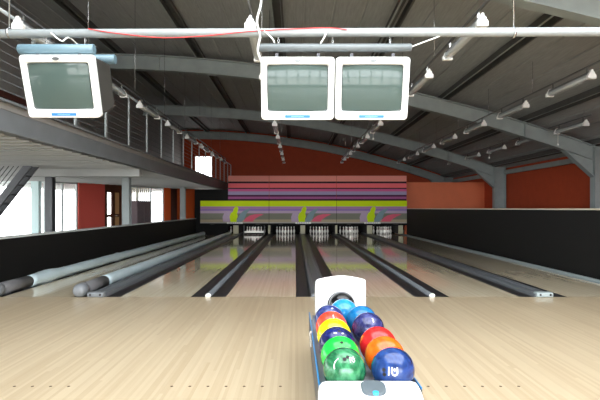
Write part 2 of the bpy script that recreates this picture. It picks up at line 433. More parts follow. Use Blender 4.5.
# front of the hall, behind the viewpoint: wide glazing
m = MB('cladding')
for (a, b, c, d) in ((AX, -6.0, 0, 6.4), (8.4, BE + .2, 0, 6.4), (-6.0, 8.4, 0, .25), (-6.0, 8.4, 4.3, 6.4)): m.box(a, b, YR - .2, YR, c, d)
struct(m.build('wall_front'))
w = thing('window_2', 'wide glazed shopfront behind the viewpoint', 'window', (1.2, YR - .1, .25), None, 'structure')
window(w, -7.2, 7.2, 0, 4.05, 7, 2, 'dark_steel', .18)
# annex outer wall glazing
w = thing('window_3', 'long glazing on the outer wall of the low left side', 'window', (AX - .05, 5, 0), None, 'structure'); w.rotation_euler.z = PI / 2
window(w, -11.9, 12.4, 0, SOF, 16, 1)
w = thing('window_4', 'bright full-height glazing beyond the stair', 'window', (-10.95, 17.55, 0), None, 'structure')
window(w, -2.0, 2.0, 0, SOF - .02, 2, 1, 'frame', .05)
m = MB('teal'); m.box(-9.39, -9.12, 17.4, 17.6, 0, SOF); struct(m.build('trim_3'), 'pale teal pillar beside the bright glazing', 'pillar')

# mezzanine
m = MB('soffit', 'cladding')
m.box(AX, MX - .08, YR, YB, SOF, SOF + .3, 0)
y = MY0 + .2
while y < 24.4:
    m.box(AX, MX - .09, y, y + .07, SOF - .022, SOF, 0); y += .34
m.box(BW, MX, MY0, YB, SOF + .3, MZ - .01, 1)
struct(m.build('mezzanine_floor'), 'pale ribbed underside of the mezzanine floor on the left', 'mezzanine')
m = MB('mezz'); m.box(MX - .04, MX - .01, MY0, YB, SOF, MZ); m.box(MX - .12, MX + .06, MY0, YB, SOF, SOF + .03); m.box(MX - .12, MX + .06, MY0, YB, MZ - .03, MZ)
struct(m.build('edge_beam'), 'long grey steel beam along the mezzanine edge', 'beam')
m = MB('soffit'); m.box(AX + .1, MX - .1, 12.25, 12.5, 2.14, SOF - .023); struct(m.build('cross_beam'), 'pale cross beam under the mezzanine, in front of the stair', 'beam')
for k, (x, y) in enumerate(((-5.16, 15.0), (-5.16, 22.5), (-7.5, 15.0))):
    m = MB('dark_steel' if k == 2 else 'column')
    m.box(x - .11, x + .11, y - .11, y - .09, 0, SOF - .03); m.box(x - .11, x + .11, y + .09, y + .11, 0, SOF - .03); m.box(x - .012, x + .012, y - .09, y + .09, 0, SOF - .03)
    m.box(x - .13, x + .13, y - .13, y + .13, SOF - .03, SOF)
    o = m.build('column'); struct(o, ['grey steel column behind the left black wall, by the brown door', 'grey steel column behind the left black wall, by the orange panels',
                                     'dark steel column beside the stair, between bright windows'][k], 'column')

# slanted inner front of the left side
P0 = Vector((-8.9, 17.5, 0)); P1 = Vector((-5.2, 25.5, 0)); ang = math.atan2(P1.y - P0.y, P1.x - P0.x)
OB = Matrix.Translation(P0) @ Matrix.Rotation(ang, 4, 'Z')
def ob_thing(name, label, cat, t, kind=None):
    e = thing(name, label, cat, (0, 0, 0), None, kind); p = OB @ Vector((t, 0, 0)); e.location = p; e.rotation_euler.z = ang; return e
w = ob_thing('window_5', 'bright window between the dark column and the salmon wall', 'window', .72, 'structure'); window(w, -.7, .62, 0, SOF - .02, 2, 1)
m = MB('salmon'); m.X = OB; m.box(1.36, 2.64, -.08, .12, 0, SOF); struct(m.build('wall_salmon'), 'salmon red wall panel under the mezzanine', 'wall')
d = ob_thing('door_1', 'brown wooden double door with glass panes beside the salmon wall', 'door', 3.15, 'structure')
m = MB('doorwood'); m.box(-.5, -.42, -.06, .06, 0, SOF); m.box(.42, .5, -.06, .06, 0, SOF); m.box(-.42, .42, -.06, .06, 2.1, SOF); m.build('door_frame', d)
for s, x0, x1 in (('a', -.42, 0), ('b', 0, .42)):
    m = MB('doorwood'); m.box(x0, x0 + .09, -.03, .03, 0, 2.1); m.box(x1 - .09, x1, -.03, .03, 0, 2.1)
    for z0, z1 in ((0, .15), (.98, 1.1), (2.0, 2.1)): m.box(x0 + .09, x1 - .09, -.03, .03, z0, z1)
    lf = m.build('door_leaf', d)
    m = MB('pane' if s == 'a' else 'pale_orange'); m.box(x0 + .09, x1 - .09, -.008, .008, .15, 2.0); g = m.build('pane', lf)
    m = MB('chrome'); xx = -.05 if s == 'a' else .05
    m.tube([(xx, -.03, 1.04), (xx, -.08, 1.04), (xx + (-.09 if s == 'a' else .09), -.08, 1.04)], .01, 8); m.build('door_handle', lf)
w = ob_thing('window_6', 'bright window with pale vertical blinds under the mezzanine', 'window', 5.0, 'structure'); window(w, -1.33, 1.3, 0, SOF - .02, 3, 1)
t = ob_thing('vertical_blind', 'pale vertical blind drawn over the left of the bright window', 'blind', 4.3)
m = MB('frame'); m.box(-.62, 1.0, -.16, -.09, SOF - .08, SOF - .03); m.build('headrail', t)
for k in range(12):
    x = -.58 + k * .125
    m = MB('blind'); m.prism([(x, -.12), (x + .008, -.125), (x + .105, -.095), (x + .1, -.088)], 'z', .1, SOF - .08); m.build('slat', t)
t = ob_thing('cabinet', 'mauve grey cabinet standing before the vertical blind', 'cabinet', 4.15)
m = MB('mauve'); m.box(-.42, .42, -.75, -.3, 0, 1.66, 0, .01); m.build('body', t)
for sx in (-.41, .005):
    m = MB('mauve'); m.box(sx, sx + .4, -.77, -.752, .06, 1.62, 0, .006); dd = m.build('door', t)
    m = MB('chrome'); hx = -.06 if sx < 0 else .05
    m.box(hx, hx + .012, -.79, -.772, .8, .95); m.build('handle', dd)
m = MB('vermilion'); m.X = OB
for a, b in ((6.32, 6.75), (7.2, 8.75)):
    m.box(a, b, -.06, .1, 0, SOF)
m.box(6.75, 7.2, .02, .1, 0, SOF)
struct(m.build('wall_orange'), 'vermilion orange wall panels behind the far left column', 'wall')
m = MB('brown'); m.X = OB; pts = []
n = 24
fr = [(6.76 + .44 * k / n, -.1 + .03 * math.sin(k * 1.9)) for k in range(n + 1)]
m.prism(fr + [(p[0], p[1] + .012) for p in reversed(fr)], 'z', .05, SOF - .06, 0, True)
m.box(6.74, 7.22, -.115, -.06, SOF - .06, SOF - .03)
tag(m.build('curtain'), 'narrow brown pleated curtain between the orange panels', 'curtain')

# stair under the mezzanine
t = thing('staircase', 'steep dark steel stair with wire railing going up to the mezzanine', 'stair', (-7.0, 11.5, 0))
T = Matrix.Translation((7.0, -11.5, 0))
x0, x1, zt = -7.87, -6.06, 2.30; sl = zt / (x1 - x0)
for y in (11.1, 11.38):
    m = MB('dark_steel'); m.X = T
    m.prism([(x0 - .1, 0), (x0 + .1, 0), (x1 + .1, zt), (x1 - .1, zt)], 'y', y - .02, y + .02); m.build('stringer', t)
for k in range(1, 11):
    m = MB('dark_steel'); m.X = T
    x = x0 + (x1 - x0) * k / 11; m.box(x - .11, x + .11, 11.12, 11.36, zt * k / 11 - .03, zt * k / 11); m.build('tread', t)
for k in range(1, 6):
    x = x0 - .05 + k * .2; z = sl * (x - x0); m = MB('dark_steel'); m.X = T
    m.box(x - .022, x + .022, 11.04, 11.08, z, min(z + 1.1, SOF - .03)); m.build('baluster', t)
for k in range(7):
    o_ = .22 + k * .14; m = MB('wire'); m.X = T
    xe = min(x1, x0 + (SOF - .04 - o_) / sl)
    m.tube([(x0 - .05, 11.05, o_ - .05 * sl), (xe, 11.05, o_ + sl * (xe - x0))], .008, 6); m.build('wire', t)

# mezzanine railing
t = thing('railing', 'galvanised post and wire railing along the mezzanine edge', 'railing', (MX, 15, MZ))
py = []
y = 9.83 - 1.36 * 3
while y < YB - .4: py.append(y); y += 1.36
for y in py:
    m = MB('post'); m.X = Matrix.Translation((0, y - 15, 0)); m.box(-.012, .012, -.035, .035, 0, 1.13); m.box(-.05, .02, -.06, .06, 0, .012)
    for k in range(8): m.box(-.02, .02, -.012, .012, .12 + k * .125, .145 + k * .125)
    m.build('post', t)
m = MB('post'); m.tube([(0, py[0] - 15, 1.15), (0, py[-1] - 15, 1.15)], .024, 10); m.build('handrail', t)
for k in range(8):
    m = MB('wire'); m.tube([(0, py[0] - 15, .13 + k * .125), (0, py[-1] - 15, .13 + k * .125)], .006, 6); m.build('wire', t)

# ------------------------------------------------------------------ far end of the lanes
def poly(m, pts, mi, y):
    """thin printed shape on the board, (x, z) outline"""
    m.prism(pts, 'y', y - .004, y, mi)
PN = [(-4.75, -1.325), (-1.305, 2.055), (2.075, 5.58)]
PW = ['left', 'middle', 'right']
def zpx(y): return H + (208.5 - y) * MASK / 490
for i, (a, b) in enumerate(PN):
    t = thing('masking_unit', '%s of three striped lower boards above the pins, yellow top stripe' % ['leftmost', 'middle one', 'rightmost'][i], 'masking board', ((a + b) / 2, MASK, 0), 'lower masking boards')
    T = Matrix.Translation((-(a + b) / 2, -MASK, 0))
    m = MB('p_yellow', 'p_mauve2', 'p_violet', 'p_lilac', 'p_olive', 'p_tan', 'p_slate', 'p_swoosh'); m.X = T
    ys = [200.8, 206.4, 209, 210.8, 213.3, 219.5, 222.2]
    for k in range(6): m.box(a, b, MASK, MASK + .04, zpx(ys[k + 1]), zpx(ys[k]), k)
    u0 = a
    def U(u, y): return (u0 + u * .0495 * (b - a) / 3.425, zpx(y))
    def bez(pts): return [U(*p) for p in pts]
    Y = MASK
    poly(m, bez([(23, 221.8), (22.5, 217), (24, 213.5), (27, 211.8), (30, 213), (31, 217), (30, 221.8)]), 3, Y)
    poly(m, bez([(37, 221.8), (39, 216), (42, 212), (46, 209.5), (51, 208), (49, 211), (46.5, 214), (45, 218), (42, 221.8)]), 6, Y)
    poly(m, bez([(43.5, 221.6), (46, 218), (50, 215.4), (55, 214.2), (61, 214), (64, 214.5), (59, 216.5), (55, 219), (53, 221.6)]), 7, Y)
    poly(m, bez([(30.5, 221.9), (29.6, 217), (30.6, 213.5), (33, 211.6), (33.4, 209), (35.2, 206.8), (37.4, 206.6), (38.6, 208.4), (37.8, 211), (37.2, 213.6), (37.8, 216.5), (36.8, 219), (36.6, 221.9)]), 0, Y - .004)
    m.build('printed_board', t)
    m = MB('silver'); m.X = T; m.box(a, b, MASK - .02, MASK + .04, .60, zpx(222.2) - .001); m.build('bottom_trim', t)
    m = MB('void'); m.X = T; m.box(a, b, MASK + .01, MASK + .05, .49, .60); m.build('valance', t)
    m = MB('white', 'black'); m.X = T
    xa, xb = U(27, 0)[0], U(43, 0)[0]
    m.box(xa, xb, MASK - .04, MASK - .021, .575, .655)
    for k in range(7): m.box(xa + .09 + k * .09, xa + .13 + k * .09, MASK - .042, MASK - .04, .598, .63, 1)
    m.build('lane_number_plate', t)
    m = MB('case'); m.X = T
    for u in (12, 58): x = U(u, 0)[0]; m.box(x - .1, x + .1, MASK - .02, MASK + .01, .52, .575)
    m.build('lamp_strip', t)
UP = [(-3.37, -1.325), (-1.305, 2.055), (2.075, 5.58)]
for i, (a, b) in enumerate(UP):
    m = MB('p_pink', 'p_seam', 'p_rose', 'p_magenta', 'p_lav', 'p_plum', 'p_purple')
    yy = [175.6, 181.4, 183.2, 187.8, 189, 191.3, 194.8, 196.6, 199.0, 200.8]; mi = [0, 1, 2, 1, 3, 4, 5, 6, 1]
    for k in range(9):
        d = .02 if mi[k] in (1,) else 0
        m.box(a, b, MASK + .08 + d, MASK + .13, zpx(yy[k + 1]), zpx(yy[k]), mi[k])
    m.box(a, b, MASK + .1, MASK + .13, 1.2, zpx(200.8), 1)
    tag(m.build('striped_panel'), ['narrow pink and purple striped upper panel, leftmost, next to the mezzanine', 'pink and purple striped upper panel, middle of three', 'pink and purple striped upper panel, rightmost, next to the orange board'][i],
        'wall panel', 'striped upper panels')
# pillars (kickbacks) between the pin decks
PX = [(-4.6, .10, 'gutter', 'dark narrow post at the left end of the pin decks'), (-3.0, .26, 'pillar', 'cream pillar between the first and second pin decks'),
      (-1.315, .11, 'pillar', 'narrow cream pillar between the second and third pin decks'), (.375, .24, 'pillar', 'cream pillar between the third and fourth pin decks'),
      (2.065, .11, 'pillar', 'narrow cream pillar between the fourth and fifth pin decks'), (3.755, .26, 'pillar', 'cream pillar between the fifth and sixth pin decks'),
      (5.33, .22, 'pillar', 'cream pillar at the right end of the pin decks')]
for x, w, mt, lab in PX:
    t = thing('kickback_pillar', lab, 'pillar', (x, MASK + .2, 0), 'pillars between the pin decks')
    m = MB(mt); m.box(-w / 2, w / 2, 0, .12, 0.06, .50, 0, .008); m.build('front_plate', t)
    m = MB('void'); m.box(-w / 2 + .01, w / 2 - .01, .12, 2.7, .06, 1.6); m.build('side_plate', t)
m = MB('void'); m.box(-4.75, 5.58, 27.4, 27.5, -.12, 1.9); tag(m.build('pit_curtain'), 'black curtain hanging behind all the pins', 'curtain')
m = MB('void'); m.box(-4.75, 5.58, MASK + .3, 27.4, 1.62, 1.7); tag(m.build('pinsetter_cover'), 'black cover over the pinsetters behind the striped boards', 'cover')
m = MB('void'); m.box(-5.06, -3.38, MASK + .16, MASK + .24, 0, SOF - .024); tag(m.build('black_screen'), 'black screen beside the leftmost striped board, under the mezzanine', 'screen')
m = MB('orange_lit'); m.box(XR - .0, BE, MASK + .62, MASK + .7, 0, 2.68); tag(m.build('orange_board'), 'lit orange board wall right of the striped panels', 'wall panel')
# pins
def pin_master():
    t = bpy.data.objects.new('bowling_pin', None); COL.objects.link(t); t.empty_display_size = .05
    prof = [(.001, 0), (.026, 0), (.029, .008), (.045, .06), (.057, .10), (.0605, .115), (.058, .145), (.047, .185), (.033, .22), (.025, .25), (.0235, .27), (.026, .295), (.031, .325), (.0325, .343), (.029, .362), (.018, .376), (.001, .381)]
    m = MB('pin'); m.lathe(prof, n=16); m.build('body', t)
    m = MB('pinred'); m.lathe([(.0262, .244), (.0268, .247), (.0252, .257), (.0248, .259)], n=16); m.build('stripe', t)
    return t
master = pin_master(); first = True
POS = [('front pin', 0, 0)] + [(n, x, y) for n, x, y in (('second row left pin', -.5, 1), ('second row right pin', .5, 1), ('third row left pin', -1, 2), ('third row middle pin', 0, 2), ('third row right pin', 1, 2),
       ('back row far left pin', -1.5, 3), ('back row inner left pin', -.5, 3), ('back row inner right pin', .5, 3), ('back row far right pin', 1.5, 3))]
for li, (a, b) in enumerate(LANES):
    for n, x, y in POS:
        if li == 0 and n not in ('back row far right pin', 'third row right pin', 'back row inner right pin'): continue
        p = master if first else copy_thing(master); first = False
        p.location = ((a + b) / 2 + x * .305, 25.45 + y * .264, 0)
        tag(p, 'white %s at the end of the %s lane from the left' % (n, ORD[li]), 'bowling pin', 'bowling pins')
# sweep bar lowered on the second lane
t = thing('sweep_bar', 'white sweep bar lowered in front of the second lane pins', 'sweep bar', (-2.11, 25.1, 0))
m = MB('void'); m.box(-.5, .5, 0, .03, .005, .09); m.build('rubber_blade', t)
m = MB('pin'); m.box(-.5, .5, -.02, .04, .09, .18, 0, .01); m.build('bar', t)
m = MB('dark_steel'); m.box(-.54, -.5, -.02, .04, .005, .6); m.box(.5, .54, -.02, .04, .005, .6); m.build('arm', t)

# ------------------------------------------------------------------ fluorescent lamp rows
ROWS = [(-3.62, 3.76, 6.37, 8, 'leftmost lamp row, along the railing', 'the row by the railing'), (-.585, 3.76, 6.35, 8, 'second lamp row from the left', 'the second row from left'),
        (2.4, 3.76, 6.27, 8, 'third lamp row from the left', 'the third row from left'), (5.3, 3.74, 8.74, 7, 'fourth lamp row from the left', 'the fourth row from left'),
        (7.6, 3.58, 12.78, 5, 'rightmost lamp row', 'the row by the orange wall')]
def lamp_master():
    t = bpy.data.objects.new('fluorescent_lamp', None); COL.objects.link(t); t.empty_display_size = .1
    L = 1.5; U = lambda s: [(-.062 * s, -.07), (-.066 * s, -.045), (-.05 * s, .01), (-.03 * s, .055), (.03 * s, .055), (.05 * s, .01), (.066 * s, -.045), (.062 * s, -.07)]
    m = MB('lamp_house'); m.prism([(-.05, .01), (-.03, .055), (.03, .055), (.05, .01)], 'y', .07, L - .07); m.build('housing', t)
    m = MB('cover'); pr = [(-.05, .009), (-.065, -.045), (-.045, -.068), (0, -.075), (.045, -.068), (.065, -.045), (.05, .009)]
    m.prism(pr, 'y', .07, L - .07, 0, False); m.build('diffuser', t)
    m = MB('tube'); m.tube([(0, .075, -.03), (0, L - .075, -.03)], .016, 10); m.build('lamp_tube', t)
    for y0, y1 in ((0, .07), (L - .07, L)):
        m = MB('white'); m.prism([(-.072, -.085), (-.072, -.02), (-.05, .0), (-.042, .035), (-.02, .045), (-.016, .08), (.016, .08), (.02, .045), (.042, .035), (.05, .0), (.072, -.02), (.072, -.085)], 'y', y0, y1); m.build('end_cap', t)
    for y in (.16, L - .16):
        m = MB('chrome'); m.box(-.012, .012, y - .006, y + .006, .055, .15); m.build('hanger', t)
    return t
lm = lamp_master(); first = True
for ri, (x, z, y0, n, lab, rw) in enumerate(ROWS):
    for k in range(n):
        o = lm if first else copy_thing(lm); first = False
        o.location = (x, y0 + 2.5 * k, z)
        tag(o, 'unlit tube lamp, %s from the front in %s' % (ORD[k], rw), 'lamp', lab)
    segs = [(y0 - .6, y0 + 2.5 * (n - 1) + 1.6)] if ri < 4 else [(12.6, 14.7), (15.2, 22.2), (22.7, 24.4)]
    for si, (a, b) in enumerate(segs):
        t = thing('lamp_track', 'thin track above the lamps of %s%s' % (rw, '' if len(segs) == 1 else ', %s piece' % ORD[si]), 'lamp track', (x, a, z), 'lamp tracks')
        m = MB('lamp_house'); m.box(-.015, .015, 0, b - a, .15, .175); m.build('rail', t)
        yy = .3
        while yy < b - a:
            m = MB('chrome'); top = zb(x) + RT - z
            m.tube([(0, yy, .175), (0, yy, top)], .005, 6); m.build('rod', t); yy += 2.5

for x, y, z1, z0, lab in ((7.6, 14.18, 3.505, 3.16, 'white pull cord under the front lamp of the row by the orange wall'), (7.6, 19.2, 3.505, 3.30, 'white pull cord under the third lamp of the row by the orange wall'),
                          (2.4, 15.1, 3.685, 3.46, 'white pull cord under a lamp of the third row from left')):
    t = thing('pull_cord', lab, 'pull cord', (x, y, z0), 'pull cords')
    m = MB('cable'); m.tube([(0, 0, .04), (0, 0, z1 - z0)], .008, 6); m.build('cord', t)
    m = MB('white'); m.lathe([(.006, .06), (.022, .045), (.03, .0), (.001, -.005)], n=12); m.build('knob', t)
# ------------------------------------------------------------------ pipe and monitors
YM = 4.78
t = thing('ceiling_pipe', 'long white horizontal pipe across the hall above the monitors', 'pipe', (1.3, YM, 3.046))
m = MB('pipe'); m.tube([(BW + .02 - 1.3, 0, -.02), (BE - 1.3, 0, .035)], .043, 16); m.build('tube', t)
for x in (-2.79, 2.13, 6.6):
    m = MB('chrome'); m.tube([(x - 1.3, 0, .03), (x - 1.3, 0, zb(x) + RT - 3.055)], .007, 8); m.tube([(x - 1.31, 0, .0), (x - 1.29, 0, .0)], .05, 14); m.build('hanger_rod', t)
def chain(m, x, y, z1, z0):
    n = max(2, int(round((z1 - z0) / .028))); st = (z1 - z0) / n
    for k in range(n):
        zc = z1 - st * (k + .5); pts = []
        for j in range(9):
            a = 2 * PI * j / 8; d = .009 * math.cos(a); h = (st * .62) * math.sin(a)
            pts.append((x + (d if k % 2 else 0), y + (0 if k % 2 else d), zc + h))
        m.tube(pts, .0028, 5, caps=False)
def carrier(label, mt, tubes, chains, z, r=.041):
    t = thing('monitor_carrier', label, 'hanging tube', (tubes[0][0], YM, z), 'monitor carriers')
    T = Matrix.Translation((-tubes[0][0], -YM, -z))
    for a, b, y in tubes:
        zz = z + (.035 if y > YM else 0)
        m = MB(mt); m.X = T; m.tube([(a, y, zz), (a + .006, y, zz), (b - .006, y, zz), (b, y, zz)], [r - .005, r, r, r - .005], 18); m.build('tube', t)
    for x in chains:
        m = MB('chrome'); m.X = T; chain(m, x, YM, 3.055 - .04, z + .036); m.build('chain', t)
    return t
carrier('grey tube hung on chains over the two middle monitors', 'greytube', [(-.353, 1.124, YM - .03)], (-.165, .365, .925), 2.892)
carrier('pale blue tubes hung on chains over the left monitor', 'bluetube', [(-2.66, -1.935, YM - .06), (-2.64, -1.89, YM + .37)], (-2.42, -2.05), 2.868, .05)

def rrect(w, h, r, n=5):
    p = []
    for cx, cz, a0 in ((w / 2 - r, h / 2 - r, 0), (-w / 2 + r, h / 2 - r, 90), (-w / 2 + r, -h / 2 + r, 180), (w / 2 - r, -h / 2 + r, 270)):
        for k in range(n + 1):
            a = math.radians(a0 + 90 * k / n); p.append((cx + r * math.cos(a), cz + r * math.sin(a)))
    return p
def monitor(x, label, tilt, dz=0):
    t = thing('monitor', label, 'monitor', (x, YM - .05, 2.49 + dz), 'hanging monitors'); t.rotation_euler.x = math.radians(tilt)
    W, Hh = .708, .592; OW, OH = .612, .462; oz = .006
    o = rrect(W, Hh, .035); fr = rrect(W - .016, Hh - .016, .03); i1 = rrect(OW, OH, .018); i2 = rrect(OW - .03, OH - .03, .02)
    m = MB('bezel')
    m.loft([[(p[0], .07, p[1]) for p in o], [(p[0], .012, p[1]) for p in o], [(p[0], 0, p[1]) for p in fr], [(p[0], .002, p[1] + oz) for p in i1], [(p[0], .028, p[1] + oz) for p in i2], [(p[0], .07, p[1] + oz) for p in i2]], 0, False, True, False)
    m.build('bezel', t)
    m = MB('rim'); m.loft([[(p[0] * 1.0, .0225, p[1] + oz) for p in rrect(OW - .022, OH - .022, .02)], [(p[0], .031, p[1] + oz) for p in rrect(OW - .046, OH - .046, .022)]], 0, False, True, False); m.build('screen_surround', t)
    m = MB('screen'); n = 20; g = []
    w2, h2 = (OW - .036) / 2, (OH - .036) / 2
    for a in range(n + 1):
        row = []
        for b in range(n + 1):
            u, v_ = -1 + 2 * a / n, -1 + 2 * b / n
            row.append(m.v((u * w2, .036 - .05 * (1 - (u * u * .55 + v_ * v_ * .45)), v_ * h2 + oz)))
        g.append(row)
    for a in range(n):
        for b in range(n): m.f((g[a][b], g[a + 1][b], g[a + 1][b + 1], g[a][b + 1]), 0, True)
    m.build('screen', t)
    m = MB('case'); r0 = rrect(W - .02, Hh - .02, .03); r1 = rrect(W - .03, Hh - .13, .03); r2 = rrect(.5, .40, .04); r3 = rrect(.44, .34, .04)
    m.loft([[(p[0], .07, p[1]) for p in r0], [(p[0], .46, p[1] - .035) for p in r1], [(p[0], .54, p[1] - .05) for p in r2], [(p[0], .57, p[1] - .05) for p in r3]], 0, False, True, True)
    m.build('case', t)
    m = MB('logo_grey'); m.prism([(.034 * math.cos(k * PI / 12), .262 + .016 * math.sin(k * PI / 12)) for k in range(24)], 'y', -.006, .002); m.build('badge', t)
    m = MB('logo_blue', 'badge_print'); m.box(-.122, .122, -.005, .004, -.275, -.247, 0)
    for k in range(14): m.box(-.06 + k * .0088, -.055 + k * .0088, -.0055, -.005, -.265, -.257, 1)
    m.build('blue_label', t)
    for sx in (-.2, .2):
        m = MB('dark_steel'); m.box(sx - .015, sx + .015, .075, .09, .275, .335); m.build('bracket', t)
    return t
monitor(-2.272, 'white framed tube monitor hanging alone on the left', 19, .018)
monitor(.022, 'white framed tube monitor, left one of the middle pair', 14)
monitor(.744, 'white framed tube monitor, right one of the middle pair', 14)
# cables
def cable(pts, r, mt, label, n=8):
    out = []
    P = [Vector(p) for p in pts]
    for i in range(len(P) - 1):
        p0, p1, p2, p3 = P[max(i - 1, 0)], P[i], P[i + 1], P[min(i + 2, len(P) - 1)]
        for k in range(n):
            u = k / n
            out.append(.5 * ((2 * p1) + (p2 - p0) * u + (2 * p0 - 5 * p1 + 4 * p2 - p3) * u * u + (3 * p1 - p0 - 3 * p2 + p3) * u ** 3))
    out.append(P[-1]); m = MB(mt); m.tube(out, r, 6); return tag(m.build('cable'), label, 'cable')
cable([(-2.0, YM - .05, 3.07), (-1.75, YM - .05, 3.03), (-1.3, YM - .05, 2.985), (-.9, YM - .05, 3.0), (-.5, YM - .05, 3.04), (-.2, YM - .05, 3.06), (.3, YM - .05, 3.08), (.5, YM - .05, 3.06)], .005, 'red', 'thin red cable sagging along the white pipe')
cable([(-.36, YM, 3.9), (-.33, YM, 3.4), (-.37, YM - .05, 3.15), (-.34, YM - .06, 3.0), (-.36, YM - .07, 2.85), (-.31, YM - .06, 2.72)], .011, 'cable', 'white cable dropping past the end of the grey tube')
cable([(-.30, YM - .05, 3.05), (-.22, YM - .06, 2.97), (-.20, YM - .06, 2.93)], .008, 'cable', 'short white cable from the pipe, left of the first chain')
cable([(.31, YM - .05, 3.05), (.27, YM - .06, 2.97), (.24, YM - .07, 2.92)], .008, 'cable', 'short white cable from the pipe over the middle pair')
cable([(1.42, YM, 3.02), (1.25, YM - .03, 2.95), (1.12, YM - .03, 2.9)], .007, 'cable', 'white cord tying the right end of the grey tube')
cable([(-2.36, YM - .05, 3.03), (-2.25, YM - .06, 2.95), (-2.2, YM, 3.0), (-2.1, YM + .1, 2.9)], .008, 'cable', 'white cable looping over the left monitor')

# ------------------------------------------------------------------ ball return
t = thing('ball_return', 'white ball return rack holding two rows of bowling balls', 'ball return', (.36, 3.0, 0))
T = Matrix.Translation((-.36, -3.0, 0))
def part(name, m, p=t): return m.build(name, p)
m = MB('rackgrey'); m.X = T
m.prism([(2.12, .0), (2.12, .40), (4.3, .40), (4.3, 0)], 'x', .15, .565); part('body', m)
m = MB('rackgrey'); m.X = T
m.box(.128, .60, 2.36, 4.05, .40, .419, 0, .006); part('tray', m)
for a, b in ((.113, .122), (.604, .612)):
    m = MB('rackblue'); m.X = T; m.box(a, b, 2.36, 4.08, .464, .474, 0, .003); part('side_rail', m)
    m = MB('dark_steel'); m.X = T; m.box(a + .001, b - .001, 2.36, 4.08, .27, .464); part('side_panel', m)
m = MB('rackgrey'); m.X = T; m.box(.355, .385, 2.34, 3.6,   .419, .435, 0, .005); part('centre_rail', m)
# front cap
m = MB('rackwhite'); m.X = T
rings = []
for y, zt_, hw in ((1.98, .35, .20), (2.0, .395, .222), (2.06, .43, .234), (2.18, .47, .240), (2.28, .505, .242), (2.335, .514, .242), (2.345, .505, .240), (2.35, .46, .238)):
    pr = [(-hw, .22), (-hw, zt_ - .05), (-hw + .006, zt_ - .022), (-hw + .02, zt_ - .006), (-hw + .045, zt_), (hw - .045, zt_), (hw - .02, zt_ - .006), (hw - .006, zt_ - .022), (hw, zt_ - .05), (hw, .22)]
    rings.append([(.350 + p[0], y, p[1]) for p in pr])
m.loft(rings, 0, True); part('front_cap', m)
def cap_z(y): return .47 + (y - 2.18) * .35 if y < 2.28 else .505 + (y - 2.28) * .16
m = MB('button'); m.X = T; ring = []
out = []
for k in range(28):
    a = 2 * PI * k / 28; ca, sa = math.cos(a), math.sin(a)
    sx = (abs(ca) ** .6) * (1 if ca > 0 else -1) * .057; sy = (abs(sa) ** .7) * (1 if sa > 0 else -1) * .05
    out.append((.362 + sx, 2.272 + sy))
m.loft([[(x, y, cap_z(y) - .004) for x, y in out], [(x, y, cap_z(y) + .008) for x, y in out], [(.362 + (x - .362) * .9, 2.272 + (y - 2.272) * .9, cap_z(y) + .012) for x, y in out]], 0, True); bt = part('button', m)
m = MB('led'); m.X = T; m.prism([(.366 + .014 * math.cos(k * PI / 8), 2.228 + .013 * math.sin(k * PI / 8)) for k in range(16)], 'z', cap_z(2.228) + .004, cap_z(2.228) + .0165); m.build('button_centre', bt)
# hood with a round mouth
def hood():
    m = MB('rackwhite', 'hole'); m.X = T
    y0, y1 = 4.10, 4.42; xc = .382; w = .207
    outer = [(xc - w, .40)] + [(xc - w, .40 + .326 * k / 6) for k in range(1, 6)] + [(xc - w + .004, .738), (xc - w + .018, .746)]
    for k in range(1, 12): u = k / 12; outer.append((xc - w + .018 + (2 * w - .036) * u, .746 + .028 * math.sin(PI * u)))
    outer += [(xc + w - .018, .746), (xc + w - .004, .738)] + [(xc + w, .40 + .326 * k / 6) for k in range(5, 0, -1)] + [(xc + w, .40)]
    hc = (xc + .002, .527); hr = .116
    n = len(outer)
    inner = []
    for p in outer:
        a = math.atan2(p[1] - hc[1], p[0] - hc[0]); inner.append((hc[0] + hr * math.cos(a), hc[1] + hr * math.sin(a)))
    A = [m.v((p[0], y0, p[1])) for p in outer]; B = [m.v((p[0], y1, p[1] - .07 * max(0, p[1] - .42) / .36)) for p in outer]
    I = [m.v((p[0], y0, p[1])) for p in inner]; J = [m.v((p[0], y1 - .03, p[1])) for p in inner]
    for i in range(n):
        j = (i + 1) % n
        m.f((A[i], A[j], I[j], I[i]), 0); m.f((A[i], B[i], B[j], A[j]), 0, True); m.f((I[i], I[j], J[j], J[i]), 1, True)
    m.f(B, 0); m.f(J, 1)
    part('hood', m)
hood()
m = MB('silver'); m.X = T
m.box(.098, .112, 3.30, 3.35, .40, .45, 0, .004); m.tube([(.105, 3.33, .44), (.100, 3.34, .48), (.108, 3.33, .50)], .008, 8); part('side_clip', m)
m = MB('rackgrey'); m.X = T; m.box(.16, .56, 2.3, 4.25, 0, .02, 0, .005); part('foot', m)

